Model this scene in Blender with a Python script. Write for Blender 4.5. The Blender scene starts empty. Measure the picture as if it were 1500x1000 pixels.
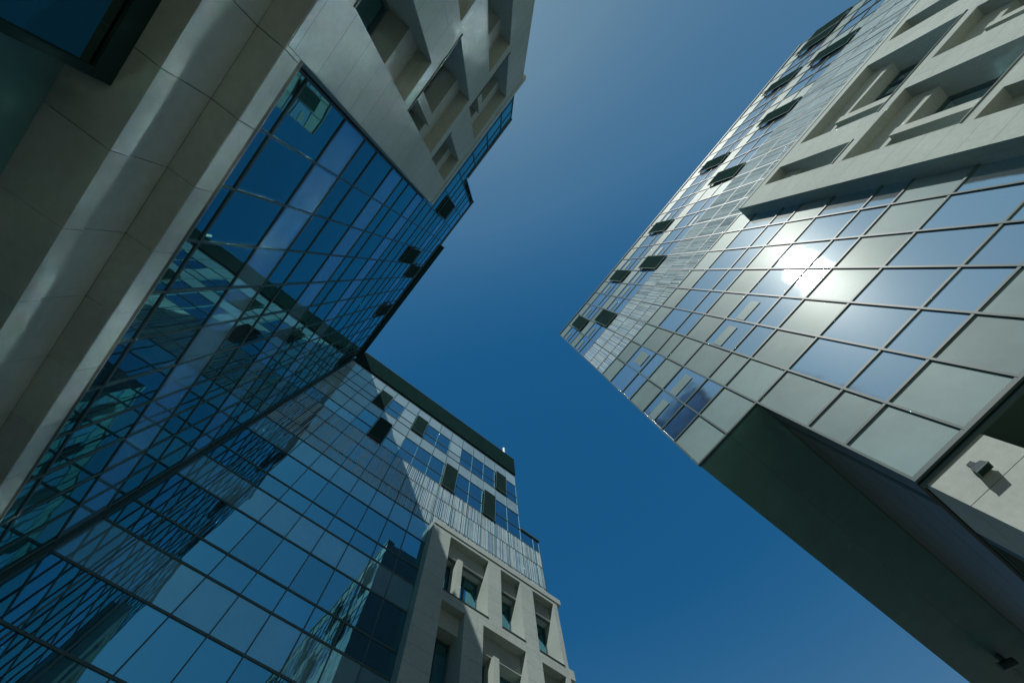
import bpy, math, random
from mathutils import Vector, Matrix

random.seed(7)
SC = bpy.context.scene
COL = SC.collection

# ------------------------------------------------------------------ camera
S = 4.4          # metres per layout unit (distance from the camera to the near facade)
CH = 1.6         # camera height
A_, B_, C_ = 1.0, 1.66, 2.78     # near facade at Y=-A, far tower at Y=+B, end wing at X=-C (units)
PROUD = 0.113                    # the stone frames stand this far in front of the glass

camd = bpy.data.cameras.new("camera")
cam = bpy.data.objects.new("camera", camd)
COL.objects.link(cam)
camd.sensor_fit = 'HORIZONTAL'
camd.sensor_width = 36.0
camd.lens = 541.24 / 1500.0 * 36.0
camd.clip_start = 0.05
camd.clip_end = 6000.0
_f = 541.2402
_up = Vector((722.1576 - 750, 398.4984 - 500, _f)).normalized()
_e1 = _up.cross(Vector((0, 1, 0))).normalized()
_e2 = _up.cross(_e1)
_a = 2.2417339
_X = math.cos(_a) * _e1 + math.sin(_a) * _e2
_Y = -(math.cos(_a - math.pi / 2) * _e1 + math.sin(_a - math.pi / 2) * _e2)
W = Matrix((_X, _Y, _up))        # world = W @ (right, down, forward)
right, down, fwd = (Vector(W.col[i]) for i in range(3))
cam.matrix_world = Matrix.Translation((0, 0, CH)) @ Matrix((right, -down, -fwd)).transposed().to_4x4()
SC.camera = cam

# ------------------------------------------------------------------ world, sun, exposure
SUN = Vector((0.41288, -0.51349, 0.75224)).normalized()
world = bpy.data.worlds.new("World")
SC.world = world
world.use_nodes = True
wn, wl = world.node_tree.nodes, world.node_tree.links
wn.clear()
sky = wn.new('ShaderNodeTexSky')
sky.sky_type = 'NISHITA'
sky.sun_disc = False
sky.sun_elevation = math.asin(SUN.z)
sky.sun_rotation = math.atan2(SUN.x, SUN.y)
sky.air_density = 1.0
sky.dust_density = 1.0
sky.ozone_density = 1.0
sep = wn.new('ShaderNodeSeparateColor')
wl.new(sky.outputs[0], sep.inputs[0])
div = wn.new('ShaderNodeMath')
div.operation = 'DIVIDE'
div.inputs[1].default_value = 8.0
wl.new(sep.outputs[1], div.inputs[0])
com = wn.new('ShaderNodeValToRGB')            # clear blue air, paler towards the sun and the horizon


def _lin(c):
    return tuple(10.0 * (((v / 255 + 0.055) / 1.055) ** 2.4) for v in c)


SKY = [(1.0, (22, 81, 127)), (1.40, (27, 88, 135)), (1.66, (43, 98, 142)), (2.10, (66, 112, 150)),
       (3.87, (98, 133, 159)), (7.5, (116, 147, 167))]
_cr = com.color_ramp
while len(_cr.elements) < len(SKY):
    _cr.elements.new(0.5)
for e, (v, c) in zip(_cr.elements, SKY):
    e.position = v / 8.0
for e, (v, c) in zip(_cr.elements, SKY):
    e.color = (*(x / 10.0 for x in _lin(c)), 1)
wl.new(div.outputs[0], com.inputs[0])
x10 = wn.new('ShaderNodeVectorMath')
x10.operation = 'SCALE'
x10.inputs['Scale'].default_value = 10.0
wl.new(com.outputs[0], x10.inputs[0])
bg = wn.new('ShaderNodeBackground')
bg.inputs[1].default_value = 0.10
wo = wn.new('ShaderNodeOutputWorld')
wl.new(x10.outputs[0], bg.inputs[0])
wl.new(bg.outputs[0], wo.inputs[0])

sund = bpy.data.lights.new("sun", 'SUN')
sund.energy = 3.8
sund.angle = math.radians(0.5)
sund.color = (1.0, 0.98, 0.92)
sun = bpy.data.objects.new("sun", sund)
COL.objects.link(sun)
sun.rotation_mode = 'QUATERNION'
sun.rotation_quaternion = SUN.to_track_quat('Z', 'Y')
sun.location = SUN * 200

SC.view_settings.view_transform = 'Standard'
SC.view_settings.look = 'None'
SC.view_settings.exposure = 0.0
SC.view_settings.gamma = 1.0
SC.view_settings.use_curve_mapping = False
SC.render.engine = 'CYCLES'
SC.cycles.use_denoising = True
SC.cycles.blur_glossy = 0.0
SC.cycles.caustics_reflective = True
SC.cycles.max_bounces = 10
SC.cycles.glossy_bounces = 6
SC.cycles.transparent_max_bounces = 12
SC.cycles.sample_clamp_indirect = 0.0


# ------------------------------------------------------------------ materials
def new_mat(name):
    m = bpy.data.materials.new(name)
    m.use_nodes = True
    nt = m.node_tree
    nt.nodes.clear()
    out = nt.nodes.new('ShaderNodeOutputMaterial')
    return m, nt, out


def N(nt, t, **kw):
    n = nt.nodes.new(t)
    for k, v in kw.items():
        setattr(n, k, v)
    return n


def noise(nt, scale, detail=4.0, rough=0.55, vec=None, dist=0.0):
    n = N(nt, 'ShaderNodeTexNoise')
    n.inputs['Scale'].default_value = scale
    n.inputs['Detail'].default_value = detail
    n.inputs['Roughness'].default_value = rough
    n.inputs['Distortion'].default_value = dist
    if vec is not None:
        nt.links.new(vec, n.inputs['Vector'])
    return n


def ramp(nt, src, a, b, p0=0.3, p1=0.7):
    r = N(nt, 'ShaderNodeValToRGB')
    r.color_ramp.elements[0].position = p0
    r.color_ramp.elements[1].position = p1
    r.color_ramp.elements[0].color = (*a, 1)
    r.color_ramp.elements[1].color = (*b, 1)
    nt.links.new(src, r.inputs[0])
    return r


def geo_pos(nt):
    return N(nt, 'ShaderNodeNewGeometry').outputs['Position']


def principled(nt, out, base=None, rough=0.5, metal=0.0, spec=0.5):
    p = N(nt, 'ShaderNodeBsdfPrincipled')
    if base is not None:
        p.inputs['Base Color'].default_value = (*base, 1)
    p.inputs['Roughness'].default_value = rough
    p.inputs['Metallic'].default_value = metal
    p.inputs['Specular IOR Level'].default_value = spec
    nt.links.new(p.outputs[0], out.inputs[0])
    return p


def mat_plain(name, base, rough=0.6, metal=0.0, spec=0.4, var=0.12, scale=1.5):
    m, nt, out = new_mat(name)
    p = principled(nt, out, base, rough, metal, spec)
    n = noise(nt, scale, 5, 0.6, geo_pos(nt))
    r = ramp(nt, n.outputs[0], tuple(c * (1 - var) for c in base), tuple(c * (1 + var) for c in base))
    nt.links.new(r.outputs[0], p.inputs['Base Color'])
    return m


def mat_stone(name, base, row=0.64, width=3.4, joints=True):
    m, nt, out = new_mat(name)
    p = principled(nt, out, base, 0.78, 0.0, 0.25)
    pos = geo_pos(nt)
    n1 = noise(nt, 0.45, 4, 0.6, pos)
    n2 = noise(nt, 9.0, 6, 0.65, pos)
    n3 = noise(nt, 70.0, 3, 0.6, pos)
    r1 = ramp(nt, n1.outputs[0], tuple(c * 0.90 for c in base), tuple(c * 1.08 for c in base))
    mx = N(nt, 'ShaderNodeMixRGB', blend_type='MULTIPLY')
    mx.inputs[0].default_value = 1.0
    r2 = ramp(nt, n2.outputs[0], (0.90, 0.90, 0.88), (1.06, 1.06, 1.06))
    nt.links.new(r1.outputs[0], mx.inputs[1])
    nt.links.new(r2.outputs[0], mx.inputs[2])
    col = mx.outputs[0]
    b = N(nt, 'ShaderNodeBump')
    b.inputs['Strength'].default_value = 0.15
    b.inputs['Distance'].default_value = 0.004
    nt.links.new(n3.outputs[0], b.inputs['Height'])
    nt.links.new(b.outputs[0], p.inputs['Normal'])
    if joints:
        uv = N(nt, 'ShaderNodeUVMap', uv_map='UVMap')
        br = N(nt, 'ShaderNodeTexBrick')
        br.offset = 0.5
        br.inputs['Color1'].default_value = (1, 1, 1, 1)
        br.inputs['Color2'].default_value = (0.95, 0.96, 0.95, 1)
        br.inputs['Mortar'].default_value = (0.45, 0.47, 0.45, 1)
        br.inputs['Scale'].default_value = 1.0
        br.inputs['Mortar Size'].default_value = 0.006
        br.inputs['Mortar Smooth'].default_value = 0.1
        br.inputs['Brick Width'].default_value = width
        br.inputs['Row Height'].default_value = row
        nt.links.new(uv.outputs[0], br.inputs['Vector'])
        m2 = N(nt, 'ShaderNodeMixRGB', blend_type='MULTIPLY')
        m2.inputs[0].default_value = 1.0
        nt.links.new(col, m2.inputs[1])
        nt.links.new(br.outputs[0], m2.inputs[2])
        col = m2.outputs[0]
    nt.links.new(col, p.inputs['Base Color'])
    return m


def glass_bump(nt, amp=1.0, scale=0.9):
    """slow waviness of tempered panes"""
    pos = geo_pos(nt)
    n = noise(nt, scale, 1.5, 0.5, pos)
    b = N(nt, 'ShaderNodeBump')
    b.inputs['Strength'].default_value = 1.0
    b.inputs['Distance'].default_value = 0.004 * amp
    nt.links.new(n.outputs[0], b.inputs['Height'])
    return b


def dusty_gloss(nt):
    """the broad glint of a dusty pane: a tight and a wide lobe"""
    a = N(nt, 'ShaderNodeBsdfGlossy')
    a.inputs['Color'].default_value = (0.8, 0.85, 0.82, 1)
    a.inputs['Roughness'].default_value = 0.28
    b = N(nt, 'ShaderNodeBsdfGlossy')
    b.inputs['Color'].default_value = (0.8, 0.85, 0.82, 1)
    b.inputs['Roughness'].default_value = 0.48
    m = N(nt, 'ShaderNodeMixShader')
    m.inputs[0].default_value = 0.5
    nt.links.new(a.outputs[0], m.inputs[1])
    nt.links.new(b.outputs[0], m.inputs[2])
    return m


def mat_vision(name, tintc=(0.26, 0.78, 0.98), refl=0.42, dust=(0.01, 0.05), dusty=0.015, through=(0.22, 0.46, 0.48), soft=0.012, wav=0.8):
    m, nt, out = new_mat(name)
    b = glass_bump(nt, wav, 0.9 if wav < 1.5 else 1.3)
    g = N(nt, 'ShaderNodeBsdfGlossy')
    g.inputs['Color'].default_value = (*tintc, 1)
    g.distribution = 'BECKMANN'
    g.inputs['Roughness'].default_value = soft
    nt.links.new(b.outputs[0], g.inputs['Normal'])
    g2 = dusty_gloss(nt)
    t = N(nt, 'ShaderNodeBsdfTransparent')
    t.inputs['Color'].default_value = (*through, 1)
    d = N(nt, 'ShaderNodeBsdfDiffuse')
    d.inputs['Color'].default_value = (0.40, 0.45, 0.46, 1)
    at = N(nt, 'ShaderNodeAttribute', attribute_name='rnd')
    lw = N(nt, 'ShaderNodeFresnel')
    lw.inputs['IOR'].default_value = 1.5
    ma = N(nt, 'ShaderNodeMath', operation='MULTIPLY_ADD')
    ma.inputs[1].default_value = 0.9
    ma.inputs[2].default_value = refl
    nt.links.new(lw.outputs[0], ma.inputs[0])
    mb = N(nt, 'ShaderNodeMath', operation='MULTIPLY_ADD')      # pane to pane difference
    mb.inputs[1].default_value = 0.10
    nt.links.new(at.outputs['Fac'], mb.inputs[0])
    nt.links.new(ma.outputs[0], mb.inputs[2])
    mb.use_clamp = True
    m1 = N(nt, 'ShaderNodeMixShader')
    nt.links.new(mb.outputs[0], m1.inputs[0])
    nt.links.new(t.outputs[0], m1.inputs[1])
    nt.links.new(g.outputs[0], m1.inputs[2])
    m2 = N(nt, 'ShaderNodeMixShader')
    m2.inputs[0].default_value = dusty
    nt.links.new(m1.outputs[0], m2.inputs[1])
    nt.links.new(g2.outputs[0], m2.inputs[2])
    # a thin film of dust, in brushed streaks
    uv = N(nt, 'ShaderNodeUVMap', uv_map='UVMap')
    mp = N(nt, 'ShaderNodeMapping')
    mp.inputs['Rotation'].default_value = (0, 0, math.radians(38))
    mp.inputs['Scale'].default_value = (2.2, 26, 1)
    nt.links.new(uv.outputs[0], mp.inputs[0])
    n = noise(nt, 1.0, 5, 0.7, mp.outputs[0])
    r = ramp(nt, n.outputs[0], (dust[0],) * 3, (dust[1],) * 3, 0.4, 0.85)
    m3 = N(nt, 'ShaderNodeMixShader')
    nt.links.new(r.outputs[0], m3.inputs[0])
    nt.links.new(m2.outputs[0], m3.inputs[1])
    nt.links.new(d.outputs[0], m3.inputs[2])
    nt.links.new(m3.outputs[0], out.inputs[0])
    return m


def mat_spandrel(name, base=(0.19, 0.32, 0.36), refl=0.40, dusty=0.015, soft=0.02, fres=0.9, gcol=(0.32, 0.80, 0.97)):
    """opaque glass: a pale painted back under a reflecting face"""
    m, nt, out = new_mat(name)
    b = glass_bump(nt)
    d = N(nt, 'ShaderNodeBsdfDiffuse')
    uv = N(nt, 'ShaderNodeUVMap', uv_map='UVMap')
    n = noise(nt, 0.8, 5, 0.65, uv.outputs[0])
    r = ramp(nt, n.outputs[0], tuple(c * 0.84 for c in base), tuple(c * 1.10 for c in base))
    at = N(nt, 'ShaderNodeAttribute', attribute_name='rnd')
    mm = N(nt, 'ShaderNodeMapRange')
    mm.inputs['To Min'].default_value = 0.86
    mm.inputs['To Max'].default_value = 1.12
    nt.links.new(at.outputs['Fac'], mm.inputs['Value'])
    mx = N(nt, 'ShaderNodeMixRGB', blend_type='MULTIPLY')
    mx.inputs[0].default_value = 1.0
    nt.links.new(r.outputs[0], mx.inputs[1])
    nt.links.new(mm.outputs[0], mx.inputs[2])
    nt.links.new(mx.outputs[0], d.inputs['Color'])
    g = N(nt, 'ShaderNodeBsdfGlossy')
    g.inputs['Color'].default_value = (*gcol, 1)
    g.distribution = 'BECKMANN'
    g.inputs['Roughness'].default_value = soft
    nt.links.new(b.outputs[0], g.inputs['Normal'])
    g2 = dusty_gloss(nt)
    f = N(nt, 'ShaderNodeFresnel')
    f.inputs['IOR'].default_value = 1.5
    ma = N(nt, 'ShaderNodeMath', operation='MULTIPLY_ADD')
    ma.inputs[1].default_value = fres
    ma.inputs[2].default_value = refl
    ma.use_clamp = True
    nt.links.new(f.outputs[0], ma.inputs[0])
    m1 = N(nt, 'ShaderNodeMixShader')
    nt.links.new(ma.outputs[0], m1.inputs[0])
    nt.links.new(d.outputs[0], m1.inputs[1])
    nt.links.new(g.outputs[0], m1.inputs[2])
    m2 = N(nt, 'ShaderNodeMixShader')
    m2.inputs[0].default_value = dusty
    nt.links.new(m1.outputs[0], m2.inputs[1])
    nt.links.new(g2.outputs[0], m2.inputs[2])
    nt.links.new(m2.outputs[0], out.inputs[0])
    return m


def mat_paving(name):
    m, nt, out = new_mat(name)
    p = principled(nt, out, (0.26, 0.25, 0.21), 0.85, 0, 0.2)
    pos = geo_pos(nt)
    br = N(nt, 'ShaderNodeTexBrick')
    br.inputs['Color1'].default_value = (0.42, 0.38, 0.27, 1)
    br.inputs['Color2'].default_value = (0.37, 0.34, 0.24, 1)
    br.inputs['Mortar'].default_value = (0.12, 0.12, 0.11, 1)
    br.inputs['Scale'].default_value = 1.0
    br.inputs['Mortar Size'].default_value = 0.012
    br.inputs['Brick Width'].default_value = 0.8
    br.inputs['Row Height'].default_value = 0.4
    nt.links.new(pos, br.inputs['Vector'])
    nt.links.new(br.outputs[0], p.inputs['Base Color'])
    return m


MAT = {
    'stone': mat_stone('pale_stone', (0.365, 0.425, 0.41)),
    'fascia': mat_stone('fascia_stone', (0.365, 0.425, 0.41), joints=False),
    'plaster': mat_stone('pale_wall', (0.42, 0.47, 0.45), joints=False),
    'reveal': mat_stone('reveal_stone', (0.37, 0.42, 0.39), joints=False),
    'vision': mat_vision('reflecting_glass'),
    'spandrel': mat_spandrel('opaque_glass'),
    'vision_near': mat_vision('teal_glass', (0.30, 0.80, 0.82), 0.37),
    'vision_far': mat_vision('blue_mirror_glass', (0.66, 0.85, 0.98), 0.78, (0.0, 0.09), 0.020, (0.70, 0.82, 0.86), 0.11, 2.0),
    'spandrel_far': mat_spandrel('pale_matt_glass', (0.175, 0.262, 0.278), 0.0, 0.022, 0.5, 0.17, (0.85, 0.88, 0.84)),
    'spandrel_sunlit': mat_spandrel('sunlit_opaque_glass', (0.36, 0.47, 0.47), 0.20),  # lit copy of the opaque glass: sunlight put into a paler base
    'porch': mat_vision('dark_glass', (0.45, 0.80, 0.62), 0.06, (0.0, 0.02), 0.01, (0.2, 0.4, 0.42)),
    'fin': mat_plain('pale_fin', (0.43, 0.53, 0.56), 0.8, 0.0, 0.0),
    'mullion': mat_plain('dark_aluminium', (0.060, 0.105, 0.110), 0.45, 0.0, 0.30),
    'trim': mat_plain('light_trim', (0.42, 0.45, 0.40), 0.35, 0.3, 0.5),
    'post': mat_plain('post_metal', (0.035, 0.07, 0.07), 0.5, 0.0, 0.2),
    'brown': mat_plain('brown_seal', (0.07, 0.075, 0.05), 0.6),
    'parapet': mat_plain('dark_cladding', (0.011, 0.031, 0.030), 0.8, 0.0, 0.0),
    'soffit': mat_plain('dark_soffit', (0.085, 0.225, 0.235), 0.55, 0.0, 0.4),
    'clad': mat_plain('grey_cladding', (0.10, 0.13, 0.14), 0.5, 0.0, 0.4),
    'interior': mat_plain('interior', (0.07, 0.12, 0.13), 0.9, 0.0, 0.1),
    'blind': mat_plain('blind', (0.62, 0.66, 0.62), 0.9, 0.0, 0.1, 0.05),
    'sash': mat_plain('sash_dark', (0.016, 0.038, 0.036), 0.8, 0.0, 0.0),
    'sash_frame': mat_plain('sash_frame', (0.13, 0.19, 0.19), 0.6, 0.0, 0.1),
    'sill': mat_plain('sill_metal', (0.10, 0.13, 0.12), 0.5, 0.2, 0.3),
    'roof': mat_plain('roof_membrane', (0.12, 0.12, 0.11), 0.9),
    'lamp': mat_plain('lamp_grey', (0.035, 0.055, 0.06), 0.6, 0.0, 0.15),
    'lens': mat_plain('lamp_lens', (0.55, 0.58, 0.55), 0.2),
    'white': mat_plain('white_paint', (0.78, 0.80, 0.76), 0.5),
    'paving': mat_paving('paving'),
}


# ------------------------------------------------------------------ mesh helper
class Frame:
    """local (u along the facade, z up, d outwards) in units -> world metres"""
    def __init__(self, kind):
        self.k = kind

    def __call__(self, u, z, d):
        if self.k == 'L':
            return Vector((u * S, (-A_ + d) * S, z * S + CH))
        if self.k == 'R':
            return Vector((u * S, (B_ - d) * S, z * S + CH))
        if self.k == 'M':
            return Vector(((-C_ + d) * S, u * S, z * S + CH))
        return Vector((u * S, d * S, z * S + CH))     # 'W': x, y=d, z

    # sign that keeps boxes' normals outward
    @property
    def flip(self):
        return self.k in ('R', 'M') and False


class MB:
    def __init__(self):
        self.v, self.f, self.uv, self.mi, self.rn = [], [], [], [], []

    def quad(self, pts, uvs=None, mi=0, rn=0.5):
        i = len(self.v)
        self.v += [tuple(p) for p in pts]
        self.f.append(tuple(range(i, i + len(pts))))
        self.uv.append(uvs or [(0, 0)] * len(pts))
        self.mi.append(mi)
        self.rn.append(rn)

    def box(self, F, u0, u1, z0, z1, d0, d1, mi=0, rn=0.5, dd=None, uvo=(0, 0)):
        """dd: extra depth of the four corners (u0z0,u1z0,u1z1,u0z1)"""
        dd = dd or (0, 0, 0, 0)
        cs = [(u0, z0), (u1, z0), (u1, z1), (u0, z1)]
        fr = [F(u, z, d1 + e) for (u, z), e in zip(cs, dd)]
        bk = [F(u, z, d0 + e) for (u, z), e in zip(cs, dd)]
        uv = [(u * S + uvo[0], z * S + uvo[1]) for u, z in cs]
        ctr = sum(fr + bk, Vector()) / 8
        self.oquad(ctr, fr, uv, mi, rn)
        self.oquad(ctr, bk, uv, mi, rn)
        for k in range(4):
            j = (k + 1) % 4
            if k % 2 == 0:   # bottom / top
                w = [(cs[k][0] * S, d0 * S), (cs[j][0] * S, d0 * S), (cs[j][0] * S, d1 * S), (cs[k][0] * S, d1 * S)]
            else:
                w = [(d0 * S, cs[k][1] * S), (d0 * S, cs[j][1] * S), (d1 * S, cs[j][1] * S), (d1 * S, cs[k][1] * S)]
            self.oquad(ctr, [bk[k], bk[j], fr[j], fr[k]], w, mi, rn)

    def oquad(self, ctr, pts, uvs=None, mi=0, rn=0.5):
        """a face that looks away from ctr"""
        n = (pts[1] - pts[0]).cross(pts[2] - pts[0])
        if n.dot(sum(pts, Vector()) / len(pts) - ctr) < 0:
            pts = pts[::-1]
            uvs = uvs[::-1] if uvs else None
        self.quad(pts, uvs, mi, rn)

    def cyl(self, p0, p1, r0, r1=None, n=14, mi=0, caps=True):
        r1 = r0 if r1 is None else r1
        p0, p1 = Vector(p0), Vector(p1)
        ax = (p1 - p0).normalized()
        t = Vector((0, 0, 1)) if abs(ax.z) < 0.9 else Vector((1, 0, 0))
        a = ax.cross(t).normalized()
        b = ax.cross(a)
        ra = [p0 + (a * math.cos(2 * math.pi * k / n) + b * math.sin(2 * math.pi * k / n)) * r0 for k in range(n)]
        rb = [p1 + (a * math.cos(2 * math.pi * k / n) + b * math.sin(2 * math.pi * k / n)) * r1 for k in range(n)]
        for k in range(n):
            j = (k + 1) % n
            self.oquad((p0 + p1) / 2, [ra[k], ra[j], rb[j], rb[k]], None, mi)
        if caps:
            self.oquad((p0 + p1) / 2, ra, None, mi)
            self.oquad((p0 + p1) / 2, rb, None, mi)

    def build(self, name, mats, parent=None, weld=False):
        me = bpy.data.meshes.new(name)
        me.from_pydata(self.v, [], self.f)
        ul = me.uv_layers.new(name='UVMap')
        k = 0
        for uvs in self.uv:
            for c in uvs:
                ul.data[k].uv = c
                k += 1
        at = me.attributes.new('rnd', 'FLOAT', 'FACE')
        at.data.foreach_set('value', self.rn)
        for m in (mats if isinstance(mats, (list, tuple)) else [mats]):
            me.materials.append(MAT[m])
        me.polygons.foreach_set('material_index', self.mi)
        import bmesh
        bm = bmesh.new()
        bm.from_mesh(me)
        if weld:
            bmesh.ops.remove_doubles(bm, verts=bm.verts, dist=1e-4)
            bmesh.ops.recalc_face_normals(bm, faces=bm.faces)
        bm.to_mesh(me)
        bm.free()
        o = bpy.data.objects.new(name, me)
        COL.objects.link(o)
        if parent is not None:
            o.parent = parent
            o.matrix_parent_inverse = parent.matrix_world.inverted()
        return o


def thing(name, label, cat, loc, group=None):
    o = bpy.data.objects.new(name, None)
    o.empty_display_size = 0.5
    o.location = loc
    COL.objects.link(o)
    bpy.context.view_layer.update()
    o['label'] = label
    o['category'] = cat
    if group:
        o['group'] = group
    return o


FL, FR, FM, FW = Frame('L'), Frame('R'), Frame('M'), Frame('W')


def screen(p):
    q = W.transposed() @ (Vector(p) - Vector((0, 0, CH)))
    if q.z <= 0.01:
        return None
    return (750 + _f * q.x / q.z, 500 + _f * q.y / q.z)


def screen_area(pts):
    s = [screen(p) for p in pts]
    if any(x is None for x in s):
        return 0.0
    s = [(min(max(x, 0), 1500), min(max(y, 0), 1000)) for x, y in s]
    return abs(sum(s[i][0] * s[(i + 1) % len(s)][1] - s[(i + 1) % len(s)][0] * s[i][1] for i in range(len(s)))) / 2


# ------------------------------------------------------------------ curtain wall
MW, MD = 0.0065, 0.010        # half width and depth of a mullion, units


class Curtain:
    def __init__(self, F, parent, glass=('vision', 'spandrel'), mw=(0.0050, 0.0058), md=0.007, fins=((0.004, 0.006, 0.008, 0.013), (0.005, 0.008, 0.011, 0.017))):
        self.fins = fins
        self.F, self.parent, self.glass, self.mw, self.md = F, parent, glass, mw, md
        self.panes = {'vision': [], 'spandrel': [], 'louvre': []}
        self.grid = MB()
        self.back = MB()
        self.seg = set()

    def pane(self, kind, u0, u1, z0, z1):
        self.panes[kind].append((u0, u1, z0, z1))
        # the lines round it, once each
        self.seg.add(('v', round(u0, 4), round(z0, 4), round(z1, 4)))
        self.seg.add(('v', round(u1, 4), round(z0, 4), round(z1, 4)))
        self.seg.add(('h', round(z0, 4), round(u0, 4), round(u1, 4)))
        self.seg.add(('h', round(z1, 4), round(u0, 4), round(u1, 4)))

    def add_pane(self, mb, kind, u0, u1, z0, z1):
        g = 0.004
        t = 0.0018
        a, b = random.gauss(0, t), random.gauss(0, t)
        du, dz = (u1 - u0) / 2, (z1 - z0) / 2
        dd = (-a * du - b * dz, a * du - b * dz, a * du + b * dz, -a * du + b * dz)
        uvo = (random.uniform(0, 50), random.uniform(0, 50))
        mi = 0
        mb.box(self.F, u0 + g, u1 - g, z0 + g, z1 - g, -0.005, 0.0, mi, random.random(), dd, uvo)
        if kind == 'louvre':
            u = u0 + MW + 0.002
            while u < u1 - MW - 0.006:
                w = random.choice(self.fins[0])
                w = min(w, u1 - MW - 0.002 - u)
                mb.box(self.F, u, u + w, z0 + MW + 0.001, z1 - MW - 0.001, 0.0012, 0.0055, 1, random.random())
                u += w + random.choice(self.fins[1])

    def finish(self, name_map, sunlit_above=99):
        F = self.F
        # mullions: uprights stand a little prouder than the transoms
        segs = {}
        for k, a, s, e in self.seg:
            segs.setdefault((k, a), []).append((s, e))
        for (k, a), lst in segs.items():
            lst.sort()
            merged = []
            for s, e in lst:
                if merged and s <= merged[-1][1] + 1e-3:
                    merged[-1][1] = max(merged[-1][1], e)
                else:
                    merged.append([s, e])
            for s, e in merged:
                if k == 'v':
                    w = self.mw[0]
                    self.grid.box(F, a - w, a + w, s - w * 0.9, e + w * 0.9, -0.012, self.md)
                else:
                    w = self.mw[1]
                    self.grid.box(F, s - w * 0.7, e + w * 0.7, a - w, a + w, -0.011, self.md * 0.8)
        self.grid.build('mullion_grid', 'mullion', self.parent)
        for kind, lst in self.panes.items():
            if not lst:
                continue
            nm = name_map[kind]
            mats = {'vision': [self.glass[0]], 'spandrel': [self.glass[1]], 'louvre': [self.glass[0], 'fin']}[kind]
            lst = sorted(lst, key=lambda q: -screen_area([F(q[0], q[2], 0), F(q[1], q[2], 0), F(q[1], q[3], 0), F(q[0], q[3], 0)]))
            for q in lst[:100]:
                mb = MB()
                self.add_pane(mb, kind, *q)
                mm = ['spandrel_sunlit'] if kind == 'spandrel' and q[2] > sunlit_above else mats
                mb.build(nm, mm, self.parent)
            if lst[100:]:
                mb = MB()
                for q in lst[100:]:
                    self.add_pane(mb, kind, *q)
                o = mb.build(nm, ['spandrel_sunlit'] if kind == 'spandrel' and sunlit_above < 99 else mats, self.parent)
                o['kind'] = 'stuff'


NAMES = {'vision': 'window_pane', 'spandrel': 'opaque_panel', 'louvre': 'louvred_panel'}


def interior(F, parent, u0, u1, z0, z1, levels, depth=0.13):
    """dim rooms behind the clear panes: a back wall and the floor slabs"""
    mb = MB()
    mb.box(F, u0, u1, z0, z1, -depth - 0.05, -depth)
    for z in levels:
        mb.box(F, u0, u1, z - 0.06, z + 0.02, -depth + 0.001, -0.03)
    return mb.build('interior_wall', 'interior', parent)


def open_window(F, parent, u0, u1, z0, z1):
    """sash standing open, seen dark from below"""
    m = 0.010
    mb = MB()
    b, t = 0.016, 0.036
    mb.box(F, u0 + m, u1 - m, z0 + m, z1 - m, 0.0, 0.006, 0, 0.5, (b, b, t, t))
    o = mb.build('open_sash', 'sash', parent)
    fb = MB()
    w = 0.006
    z01, z11 = z0 + m, z1 - m
    def dep(z):
        return b + (t - b) * (z - z01) / (z11 - z01)
    for (a0, a1, c0, c1) in ((u0 + m, u1 - m, z01, z01 + w), (u0 + m, u1 - m, z11 - w, z11),
                             (u0 + m, u0 + m + w, z01 + w, z11 - w), (u1 - m - w, u1 - m, z01 + w, z11 - w)):
        d0, d1 = dep(c0), dep(c1)
        fb.box(F, a0, a1, c0, c1, 0.0063, 0.0090, 0, 0.5, (d0, d0, d1, d1))
    fb.build('sash_frame', 'sash_frame', o)
    sb = MB()
    for u in (u0 + m + 0.004, u1 - m - 0.010):       # stays
        sb.box(F, u, u + 0.005, z11 - 0.05, z11 - 0.042, 0.0, t)
        sb.box(F, u, u + 0.005, z01 + 0.04, z01 + 0.048, 0.0, b)
    sb.build('window_stay', 'mullion', o)
    return o


# ------------------------------------------------------------------ stone frames
def stone_front(F, parent, u0, u1, z0, z1, d0, d1, holes, name='stone_facade', mat='stone'):
    """a slab (d0..d1) with rectangular openings, reveals included"""
    us = sorted({u0, u1, *[h[0] for h in holes], *[h[1] for h in holes]})
    zs = sorted({z0, z1, *[h[2] for h in holes], *[h[3] for h in holes]})
    us = [u for u in us if u0 <= u <= u1]
    zs = [z for z in zs if z0 <= z <= z1]
    def solid(i, j):
        if not (0 <= i < len(us) - 1 and 0 <= j < len(zs) - 1):
            return False
        cu, cz = (us[i] + us[i + 1]) / 2, (zs[j] + zs[j + 1]) / 2
        return not any(h[0] < cu < h[1] and h[2] < cz < h[3] for h in holes)
    mb = MB()
    for i in range(len(us) - 1):
        for j in range(len(zs) - 1):
            if not solid(i, j):
                continue
            a, b, c, e = us[i], us[i + 1], zs[j], zs[j + 1]
            uv = [(a * S, c * S), (b * S, c * S), (b * S, e * S), (a * S, e * S)]
            mb.quad([F(a, c, d1), F(b, c, d1), F(b, e, d1), F(a, e, d1)], uv)
            mb.quad([F(a, e, d0), F(b, e, d0), F(b, c, d0), F(a, c, d0)], uv[::-1])
            dz = [(0.8, c * S), (0.8, e * S), (0.81, e * S), (0.81, c * S)]
            du = [(0.8, 0.30), (0.81, 0.30), (0.81, 0.31), (0.8, 0.31)]
            if not solid(i - 1, j):
                mb.quad([F(a, c, d0), F(a, c, d1), F(a, e, d1), F(a, e, d0)], dz)
            if not solid(i + 1, j):
                mb.quad([F(b, c, d0), F(b, e, d0), F(b, e, d1), F(b, c, d1)], dz)
            if not solid(i, j - 1):
                mb.quad([F(a, c, d0), F(b, c, d0), F(b, c, d1), F(a, c, d1)], du)
            if not solid(i, j + 1):
                mb.quad([F(a, e, d0), F(a, e, d1), F(b, e, d1), F(b, e, d0)], du)
    return mb.build(name, mat, parent, weld=True)


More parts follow.
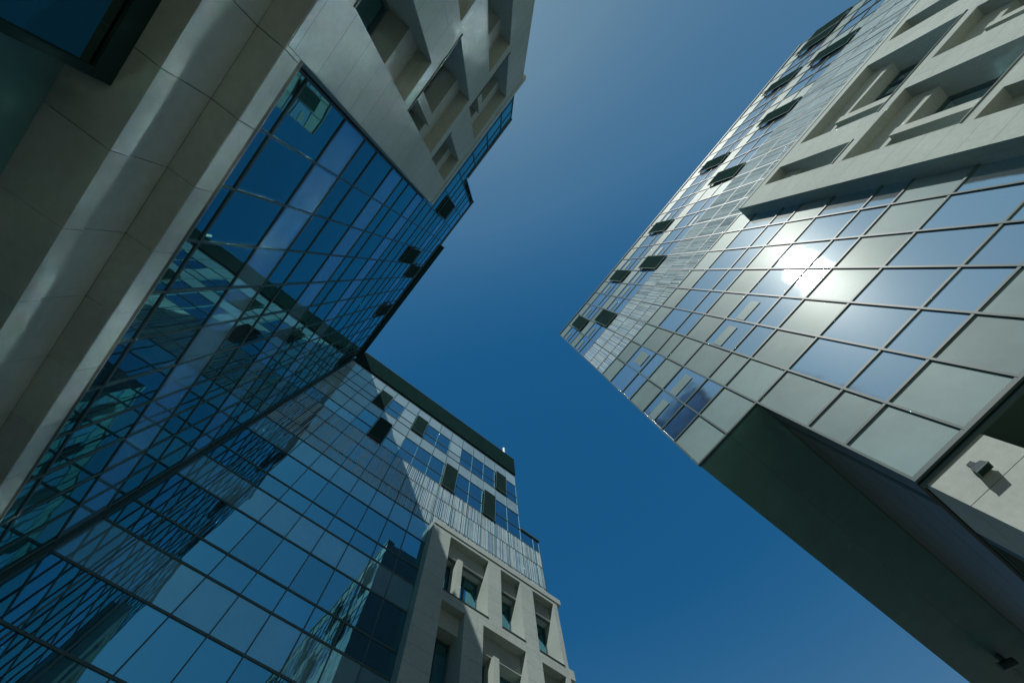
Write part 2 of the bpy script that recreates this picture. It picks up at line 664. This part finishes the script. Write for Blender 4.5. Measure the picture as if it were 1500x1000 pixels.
DEEP = 0.215      # stone face to window glass
SPD = 0.090       # stone face to the spandrel above the glass


def stone_window(F, parent, dface, h, fin=None, sp=0.17, gl='vision'):
    """what sits inside one opening: spandrel, glass, frame, fin and metal sill"""
    u0, u1, z0, z1 = h
    back = dface - DEEP
    w = MB()
    w.box(F, u0 - 0.004, u1 + 0.004, z1 - sp, z1 + 0.004, back - 0.004, dface - SPD)
    o = w.build('window_spandrel', 'reveal', parent)
    g = MB()
    g.box(F, u0 + 0.002, u1 - 0.002, z0 + 0.002, z1 - sp - 0.001, back - 0.006, back, 0, random.random(),
          (0, 0, random.gauss(0, .0008), random.gauss(0, .0008)))
    g.build('window_glass', gl, o)
    fr = MB()
    t = 0.013
    us = [(u0 + 0.001, u0 + t), (u1 - t, u1 - 0.001)]
    n = max(1, round((u1 - u0) / 0.16))
    for k in range(1, n):
        c = u0 + (u1 - u0) * k / n
        us.append((c - t / 2, c + t / 2))
    for a, b in us:
        fr.box(F, a, b, z0 + 0.001, z1 - sp - 0.002, back + 0.0005, back + 0.016)
    zc = z0 + (z1 - sp - z0) * 0.24
    for a, b in ((z0 + 0.001, z0 + t), (zc, zc + t * 0.8), (z1 - sp - t, z1 - sp - 0.002)):
        fr.box(F, u0 + 0.001, u1 - 0.001, a, b, back + 0.001, back + 0.013)
    fr.build('window_frame', 'mullion', o)
    if fin:
        fb = MB()
        fb.box(F, fin[0], fin[1], z0 + 0.0015, z1 - sp - 0.0025, back + 0.017, dface - 0.055)
        fb.build('window_pier', 'reveal', o)
    sl = MB()
    sl.box(F, u0 - 0.004, u1 + 0.012, z0 - 0.006, z0 + 0.0012, dface + 0.0008, dface + 0.007)
    sl.build('window_sill', 'sill', o)
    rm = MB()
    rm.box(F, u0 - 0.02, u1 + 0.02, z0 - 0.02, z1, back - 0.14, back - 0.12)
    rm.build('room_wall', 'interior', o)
    return o


# ================================================================== ground
gm = MB()
gm.quad([(-1500, -1500, 0), (1500, -1500, 0), (1500, 1500, 0), (-1500, 1500, 0)])
g = gm.build('ground', 'paving')
g['kind'] = 'structure'

GZ = -CH / S          # ground level in units

# ================================================================== the near building (left in the photo)
left = thing('office_building', 'glass and stone office building on the left with stone ledge underneath',
             'building', (-1.0 * S, -2.2 * S, 0))
ZL = [1.30, 1.607, 1.98, 2.26, 2.475, 2.83, 3.125, 3.325, 3.69, 3.985, 4.19, 4.525, 4.81, 5.05, 5.38, 5.67, 5.87, 6.21, 6.62]
UL = [-0.135 - 0.258 * k for k in range(10, -1, -1)] + [0.123 + 0.258 * k for k in range(6)]
UL = [-2.775] + UL + [1.62]
cw = Curtain(FL, left, ('vision_near', 'spandrel'))
SPAN_L = {2, 5, 8, 14, 17}
for i in range(len(UL) - 1):
    u0, u1 = UL[i], UL[i + 1]
    if u1 - u0 < 0.03:
        continue
    uc = (u0 + u1) / 2
    for j in range(len(ZL) - 1):
        z0, z1 = ZL[j], ZL[j + 1]
        if uc > 0.72 and z0 > 5.0:
            continue
        if uc > 0.13 and z0 < 3.7:          # behind the stone
            continue
        kind = 'spandrel' if j in SPAN_L else 'vision'
        cw.pane(kind, u0, u1, z0, z1)
cw.finish(NAMES)
interior(FL, left, -2.76, 0.12, 1.35, 6.6, [1.98 + .845 * k for k in range(6)])
interior(FL, left, 0.125, 0.71, 3.9, 6.6, [4.51, 5.36, 6.2])
interior(FL, left, 0.715, 1.60, 3.9, 5.04, [4.51])
for (i, z0, z1) in ((0.123, 4.81, 5.38), (-0.651, 4.81, 5.38), (-0.909, 5.67, 6.21), (-1.683, 5.67, 6.21), (-2.715, 5.67, 6.21)):
    open_window(FL, left, i, i + 0.258, z0, z1)
mb = MB()
mb.box(FL, -2.73, -0.215, 6.635, 7.10, -0.10, 0.028)
mb.build('parapet', 'parapet', left)
mb = MB()
mb.box(FL, -0.213, 0.722, 6.628, 6.672, -0.15, 0.016)
mb.box(FL, 0.724, 1.628, 5.06, 5.10, -0.15, 0.016)
mb.build('roof_edge', 'mullion', left)
# body behind the glass
mb = MB()
mb.box(FW, -2.6, -0.215, 1.35, 7.05, -2.6, -1.19)
mb.box(FW, -0.213, 0.72, 1.35, 6.62, -2.6, -1.19)
mb.box(FW, 0.722, 1.615, 3.92, 5.05, -2.6, -1.19)
mb.box(FW, 0.16, 1.56, 0.9, 3.90, -2.6, -1.40)
mb.build('building_core', 'roof', left)
# side of the glass box over the stone, at its far end
mb = MB()
mb.box(FW, 1.612, 1.624, 3.9, 5.06, -2.6, -1.0)
mb.box(FW, 0.714, 0.724, 5.1, 6.63, -2.6, -1.004)
mb.build('end_glazing', 'spandrel', left)
holesL = [(0.385, 0.62, 1.42, 2.115), (0.86, 1.31, 1.42, 2.115),
          (0.38, 0.845, 2.21, 2.945), (1.075, 1.31, 2.21, 2.945),
          (0.372, 0.602, 3.05, 3.735), (0.835, 1.305, 3.05, 3.735)]
stone_front(FL, left, 0.137, 1.565, 1.278, 3.83, -0.105, PROUD, holesL)
finsL = {2: (0.49, 0.545), 5: (0.99, 1.04), 1: (1.0, 1.05)}
for k, h in enumerate(holesL):
    stone_window(FL, left, PROUD, h, finsL.get(k))
mb = MB()
mb.box(FL, 0.137, 1.60, 3.8305, 3.90, -0.10, PROUD + 0.012)
mb.build('stone_cornice', 'fascia', left)
# ledge under the glass: fascia, groove, lower band, soffit
jo = [-0.131 + 0.2525 * k for k in range(-11, 7)]
fa = MB()
edges = [-2.66] + [j for j in jo if -2.6 < j < 0.137] + [0.137]
for a, b in zip(edges, edges[1:]):
    fa.box(FL, a + 0.0012, b - 0.0012, 1.276, 1.352, 0.025, PROUD)
fa.build('stone_fascia', 'fascia', left)
# right of the corner the soffit and the lower ledges carry on under the stone
edges = [-2.77] + [j for j in jo if -2.6 < j < 1.3] + [1.565]
ba, bd = MB(), MB()
for a, b in zip(edges, edges[1:]):
    ba.box(FL, a + 0.0012, b - 0.0012, 1.142, 1.274, -0.10, 0.020)       # back of the groove
    bd.box(FL, a + 0.0012, b - 0.0012, 1.090, 1.1405, -0.148, 0.032)     # lower band with its soffit
ba.build('groove_wall', 'fascia', left)
bd.build('lower_band', 'fascia', left)
mb = MB()
for a, b in zip(edges, edges[1:]):
    mb.box(FL, a + 0.0012, b - 0.0012, 1.2742, 1.2758, 0.021, PROUD - 0.001)
mb.build('groove_soffit', 'fascia', left)
mb = MB()
mb.box(FL, -2.66, 0.135, 1.3525, 1.376, 0.060, 0.108)
mb.build('glazing_seal', 'brown', left)
mb = MB()
mb.box(FL, -2.66, 0.134, 1.3765, 1.383, 0.058, 0.105)
mb.build('glazing_trim', 'trim', left)
mb = MB()
mb.box(FL, -2.66, 0.134, 1.30, 1.3520, 0.0125, 0.024)
mb.build('glazing_base', 'mullion', left)
mb = MB()
mb.box(FW, -2.77, 1.565, GZ, 1.10, -2.6, -1.1485)
mb.build('ground_floor_wall', 'soffit', left)
# glazed porch in the shade below
gl = MB()
gl.box(FL, -0.222, 1.4, GZ + 0.02, 1.040, -0.0515, -0.0480)
porch = gl.build('porch_glass', 'porch', left)
pf = MB()
pf.box(FL, -0.246, 1.42, 1.0405, 1.0895, -0.145, -0.040)
pf.box(FL, -0.246, -0.2225, GZ + 0.001, 1.0400, -0.145, -0.040)
pf.build('porch_frame', 'sash', porch)
mb = MB()
mb.box(FW, -2.779, -2.747, 0.9, 6.56, -0.999, -0.971)
mb.build('corner_post', 'post', left)
# lattice mast on the roof, out of sight from the street; its shadow falls on the end wing
ms = MB()
def WP(x, y, z):
    return Vector((x * S, y * S, z * S + CH))
ms.cyl(WP(-.62, -1.45, 7.05), WP(-.40, -1.5, 7.95), .045)
ms.cyl(WP(-.20, -1.45, 6.66), WP(-.40, -1.5, 7.95), .045)
ms.cyl(WP(-.55, -1.47, 7.35), WP(-.26, -1.47, 7.15), .035)
ms.build('roof_mast', 'mullion', left)

# ================================================================== the end wing (bottom left in the photo)
mid = thing('office_building', 'office wing with dark roof band, striped glass band and stone windows at lower centre',
            'building', (-3.6 * S, 1.0 * S, 0))
ZM = [GZ + 0.01, 0.0, .28, .58, .78, 1.13, 1.42, 1.62, 1.962, 2.25, 2.45, 2.80, 3.093, 3.29, 3.65, 3.96, 4.15, 4.512, 4.79, 5.03, 5.37, 5.66, 5.85, 6.19, 6.555]
UM = [2.737 - 0.2485 * k for k in range(15, -1, -1)] + [2.985, 3.10]
UM[0] = -0.985
TM = {}
for j, z in enumerate(ZM[:-1]):
    k = 'vision'
    if z in (1.13, 1.962, 2.80, 3.65, 5.37, 6.19, .28):
        k = 'spandrel'
    if z in (3.96, 4.15, 4.512):
        k = 'louvre'
    TM[j] = k
cw = Curtain(FM, mid, mw=(0.0045, 0.0068))
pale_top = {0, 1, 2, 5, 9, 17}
for i in range(len(UM) - 1):
    u0, u1 = UM[i], UM[i + 1]
    uc = (u0 + u1) / 2
    for j in range(len(ZM) - 1):
        z0, z1 = ZM[j], ZM[j + 1]
        if uc > 2.74 and z0 > 5.0:
            continue
        if uc > 1.25 and z1 < 3.85:
            continue
        k = TM[j]
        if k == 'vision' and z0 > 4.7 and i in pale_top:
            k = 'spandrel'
        cw.pane(k, u0, u1, z0, z1)
cw.finish(NAMES, 5.0)  # spandrels above this level get the copy with sunlight in its colour
interior(FM, mid, -0.98, 1.24, 0.0, 6.5, [.29 + .84 * k for k in range(8)])
interior(FM, mid, 1.245, 2.73, 3.9, 6.5, [4.49, 5.34, 6.17])
interior(FM, mid, 2.735, 3.09, 3.9, 5.0, [4.49])
for (i, z0, z1) in ((3, 5.66, 6.19), (4, 4.79, 5.37), (6, 5.66, 6.19), (9, 4.79, 5.37), (12, 4.79, 5.37), (13, 5.66, 6.19)):
    open_window(FM, mid, UM[i], UM[i + 1], z0, z1)
mb = MB()
mb.box(FM, -0.98, 2.742, 6.57, 7.15, -0.10, 0.028)
mb.build('parapet', 'parapet', mid)
mb = MB()
mb.box(FM, -0.96, 2.75, 7.151, 7.166, -0.11, 0.034)
mb.box(FM, 2.744, 3.11, 5.036, 5.062, -0.12, 0.020)
mb.build('roof_edge', 'mullion', mid)
mb = MB()
mb.box(FW, -4.6, -2.97, GZ, 7.05, -2.6, 2.70)
mb.box(FW, -4.6, -2.97, 3.9, 5.0, 2.705, 3.08)
mb.box(FW, -4.6, -3.10, GZ, 3.88, 2.706, 3.06)
mb.build('building_core', 'roof', mid)
mb = MB()
mb.box(FW, -4.6, -2.785, 5.05, 7.14, 2.742, 2.752)
mb.box(FW, -4.6, -2.785, 3.9, 5.03, 3.101, 3.108)
mb.build('end_glazing', 'spandrel', mid)
rows = [(3.11, 3.83), (2.27, 3.0), (1.43, 2.16), (0.59, 1.32)]
pa = [(1.495, 2.05), (2.235, 2.53), (2.725, 3.055)]
pb = [(1.505, 1.775), (2.0, 2.53), (2.74, 3.055)]
holesM, finM = [], []
for r, (a, b) in enumerate(rows):
    for q, (u0, u1) in enumerate(pa if r % 2 == 0 else pb):
        holesM.append((u0, u1, a, b))
        finM.append((u0 + 0.17, u0 + 0.235) if (u1 - u0) > 0.45 else None)
stone_front(FM, mid, 1.245, 3.12, GZ, 3.875, -0.105, PROUD, holesM)
for h, fi in zip(holesM, finM):
    stone_window(FM, mid, PROUD, h, fi)
mb = MB()
mb.box(FM, 1.246, 3.185, 3.876, 3.945, -0.10, PROUD + 0.010)
mb.build('stone_cornice', 'fascia', mid)
for z in (3.01, 2.17, 1.33):
    mb = MB()
    mb.box(FM, 3.1205, 3.185, z, z + 0.095, -0.10, PROUD + 0.004)
    mb.build('stone_ledge', 'fascia', mid)
# ================================================================== the far tower (right in the photo)
rt = thing('office_tower', 'sunlit glass tower on the right with pale panels, stone frame and dark overhang',
           'building', (3.0 * S, 3.0 * S, 0))
ZR = [1.16, 1.43, 1.627, 1.977, 2.284, 2.476, 2.825, 3.12, 3.325, 3.68, 3.965, 4.185, 4.52, 4.87, 5.11, 5.45, 5.73, 5.93, 6.32, 6.63]
UR = [0.383 + 0.2475 * k for k in range(-2, 24)]
cw = Curtain(FR, rt, ('vision_far', 'spandrel_far'), (0.0056, 0.0056), 0.009,
             ((0.006, 0.009, 0.014, 0.018), (0.003, 0.005, 0.007, 0.010)))
for i in range(len(UR) - 1):
    u0, u1 = UR[i], UR[i + 1]
    uc = (u0 + u1) / 2
    for j in range(len(ZR) - 1):
        z0, z1 = ZR[j], ZR[j + 1]
        if uc < 0.38 and z0 < 1.97:
            continue
        if uc > 2.07 and z1 < 3.75:
            continue
        k = 'vision'
        if z0 in (1.16, 1.977, 2.825, 3.68, 5.45, 6.32):
            k = 'spandrel'
        if z0 in (3.965, 4.185, 4.52):
            k = 'louvre'
        if i == 2 and z0 < 3.65:
            k = 'spandrel'
        if k == 'vision' and z0 > 4.8 and i in (2, 6, 11, 12, 17, 21) and z0 not in (5.73, 5.93):
            k = 'spandrel'
        cw.pane(k, u0, u1, z0, z1)
        if k == 'vision' and (z0 in (5.11, 5.93) and i < 8 and (i + j) % 4 or (i, j) in ((1, 5), (0, 5), (3, 5), (4, 5), (9, 13), (10, 17))):
            h = z1 - z0
            mb = MB()
            mb.box(FR, u0 + 0.012, u1 - random.uniform(0.04, 0.09), z0 + 0.42 * h, z0 + 0.70 * h, 0.0042, 0.0052)
            mb.build('window_blind', 'spandrel_far', rt)
        if (i, j) == (1, 8):
            mb = MB()
            mb.box(FR, u0 + 0.06, u1 - 0.05, z0 + 0.07, z1 - 0.10, 0.0042, 0.0052)
            mb.build('window_blind', 'spandrel_far', rt)
cw.finish(NAMES)
interior(FR, rt, -0.10, 0.376, 2.0, 6.6, [2.82 + .845 * k for k in range(5)])
interior(FR, rt, 0.378, 2.05, 1.17, 6.6, [1.977 + .845 * k for k in range(6)])
interior(FR, rt, 2.055, 6.06, 3.9, 6.6, [4.51, 5.36, 6.2])
for (k, z0, z1) in ((1, 5.73, 6.32), (2, 4.87, 5.45), (5, 5.73, 6.32), (6, 4.87, 5.45), (9, 5.73, 6.32), (12, 4.87, 5.45), (14, 5.73, 6.32),
                    (16, 4.87, 5.45), (20, 5.73, 6.32), (20, 4.87, 5.45), (23, 5.73, 6.32), (24, 5.73, 6.32)):
    open_window(FR, rt, UR[k], UR[k + 1], z0, z1)
mb = MB()
mb.box(FR, UR[0] - 0.006, UR[-1] + 0.006, 6.638, 6.672, -0.15, 0.016)
mb.build('roof_edge', 'mullion', rt)
mb = MB()
mb.box(FW, -0.10, 6.05, 2.0, 6.6, 1.88, 5.4)
mb.box(FW, 0.40, 6.05, 1.2, 1.99, 1.88, 5.4)
mb.box(FW, 2.2, 6.05, GZ, 1.19, 2.1, 5.4)
mb.build('building_core', 'roof', rt)
mb = MB()
mb.box(FW, -0.112, -0.104, 2.0, 6.63, 1.666, 5.4)
mb.build('end_cladding', 'clad', rt)
# overhang: dark soffit and the side wall under it
mb = MB()
for y0, y1 in ((1.668, 2.6), (2.601, 3.5), (3.501, 4.4), (4.401, 5.4)):
    mb.box(FW, -0.112, 0.1360, 1.955, 1.968, y0, y1)
    mb.box(FW, 0.137, 0.378, 1.955, 1.968, y0, y1)
mb.build('overhang_soffit', 'soffit', rt)
mb = MB()
zz = [1.165, 1.30, 1.464, 1.63, 1.79, 1.952]
for a, b in zip(zz, zz[1:]):
    for y0, y1 in ((1.672, 2.4), (2.402, 3.2), (3.202, 4.2), (4.202, 5.4)):
        mb.box(FW, 0.380, 0.392, a + 0.0015, b - 0.0015, y0, y1)
mb.build('side_cladding', 'clad', rt)
mb = MB()
mb.box(FR, 0.376, 2.06, 1.146, 1.1535, -0.004, 0.012)
mb.box(FR, 0.376, 2.06, 1.127, 1.137, -0.0155, -0.001)
mb.build('base_trim', 'mullion', rt)
mb = MB()
mb.box(FR, 0.378, 2.06, 1.1375, 1.1455, -0.013, -0.002)
mb.build('base_groove', 'parapet', rt)
mb = MB()
mb.box(FW, 0.394, 2.06, 1.150, 1.162, 1.68, 3.4)
mb.build('lower_soffit', 'post', rt)
mb = MB()
mb.box(FW, 0.66, 2.2, GZ, 1.149, 2.15, 2.25)
mb.box(FW, 0.395, 0.66, GZ, 1.149, 2.02, 2.1)
mb.build('ground_floor_wall', 'post', rt)
pier = MB()
zj = [GZ, 0.20, 0.47, 0.745, 1.004, 1.149]
for a, b in zip(zj, zj[1:]):
    pier.box(FW, 0.391, 0.636, a + 0.001, b - 0.001, 1.668, 2.015)
pier.build('stone_pier', 'plaster', rt)
# stone frame
rowsR = [(2.98, 3.715), (2.165, 2.90), (1.35, 2.10)]
colsR = [[(2.33, 2.545), (2.815, 3.70), (3.965, 4.19), (4.45, 4.91), (5.18, 5.63)],
         [(2.325, 2.98), (3.24, 3.68), (3.95, 4.6), (4.86, 5.3)],
         [(2.315, 2.53), (2.80, 3.5), (3.75, 4.2)]]
holesR, finR = [], []
for (a, b), cols in zip(rowsR, colsR):
    for (u0, u1) in cols:
        holesR.append((u0, u1, a, b))
        finR.append((u0 + 0.20, u0 + 0.27) if (u1 - u0) > 0.6 else ((u0 + 0.17, u0 + 0.22) if u1 - u0 > 0.4 else None))
stone_front(FR, rt, 2.064, 6.06, GZ, 3.79, -0.105, PROUD, holesR)
for h, fi in zip(holesR, finR):
    stone_window(FR, rt, PROUD, h, fi, 0.17, 'vision_far')
mb = MB()
mb.box(FR, 2.064, 6.06, 3.791, 3.83, -0.10, PROUD + 0.004)
mb.build('stone_cornice', 'fascia', rt)

# ================================================================== small things
lamp = thing('wall_lamp', 'small grey wall lamp casting a shadow on the pale stone pier', 'lamp', WP(0.49, 1.66, 1.03))
LX, LZ, LY = 0.515, 1.050, 1.668


def lbox(mb, w0, w1, y0, y1, z0, z1, t=1.0):
    """box in metres from the lamp's own origin on the wall; the top is t times the bottom's width"""
    o = WP(LX, LY, LZ)
    lo = [o + Vector((x, -y, z0)) for x, y in ((w0, y0), (w1, y0), (w1, y1), (w0, y1))]
    hi = [o + Vector((x * t, -(y0 + (y - y0) * t), z1)) for x, y in ((w0, y0), (w1, y0), (w1, y1), (w0, y1))]
    ctr = sum(lo + hi, Vector()) / 8
    mb.oquad(ctr, lo)
    mb.oquad(ctr, hi)
    for k in range(4):
        j = (k + 1) % 4
        mb.oquad(ctr, [lo[k], lo[j], hi[j], hi[k]])


mb = MB()
lbox(mb, -0.05, 0.05, 0.001, 0.022, -0.05, 0.09)
lbox(mb, -0.02, 0.02, 0.023, 0.060, 0.00, 0.04)
mb.build('wall_bracket', 'lamp', lamp)
mb = MB()
lbox(mb, -0.105, 0.105, 0.035, 0.165, -0.070, 0.010, 0.86)
lbox(mb, -0.088, 0.088, 0.037, 0.145, 0.011, 0.050, 0.62)
lbox(mb, -0.045, 0.045, 0.040, 0.100, 0.051, 0.120, 0.9)
mb.build('lamp_housing', 'lamp', lamp)
mb = MB()
lbox(mb, -0.112, 0.112, 0.030, 0.172, -0.082, -0.071)
mb.build('lamp_rim', 'sash_frame', lamp)
mb = MB()
lbox(mb, -0.095, 0.095, 0.045, 0.155, -0.086, -0.0825)
mb.build('lamp_glass', 'sash', lamp)

pole = thing('vent_pipe', 'short white vent pipe standing on the dark roof band', 'vent pipe', WP(-2.79, 2.51, 7.15))
mb = MB()
p = WP(-2.792, 2.51, 7.167)
mb.cyl(p, p + Vector((0, 0, 1.2)), 0.11, 0.11, 16)
mb.build('pipe', 'white', pole)
mb = MB()
mb.cyl(p + Vector((0, 0, 1.201)), p + Vector((0, 0, 1.32)), 0.13, 0.05, 16)
mb.build('pipe_cap', 'white', pole)

cl = thing('soffit_camera', 'dim grey fixture with a thin conduit under the dark overhang', 'camera', WP(0.15, 4.36, 1.955))
mb = MB()
p = WP(0.152, 4.36, 1.955)
mb.cyl(p, p + Vector((0, 0, -0.16)), 0.09, 0.09, 14)
mb.build('mount', 'clad', cl)
mb = MB()
mb.cyl(p + Vector((-0.22, -0.1, -0.24)), p + Vector((0.2, 0.1, -0.24)), 0.10, 0.10, 16)
mb.build('camera_housing', 'clad', cl)
mb = MB()
mb.cyl(p + Vector((0, 0.1, -0.04)), p + Vector((0, 3.6, -0.04)), 0.022, 0.022, 8)
mb.build('conduit', 'clad', cl)
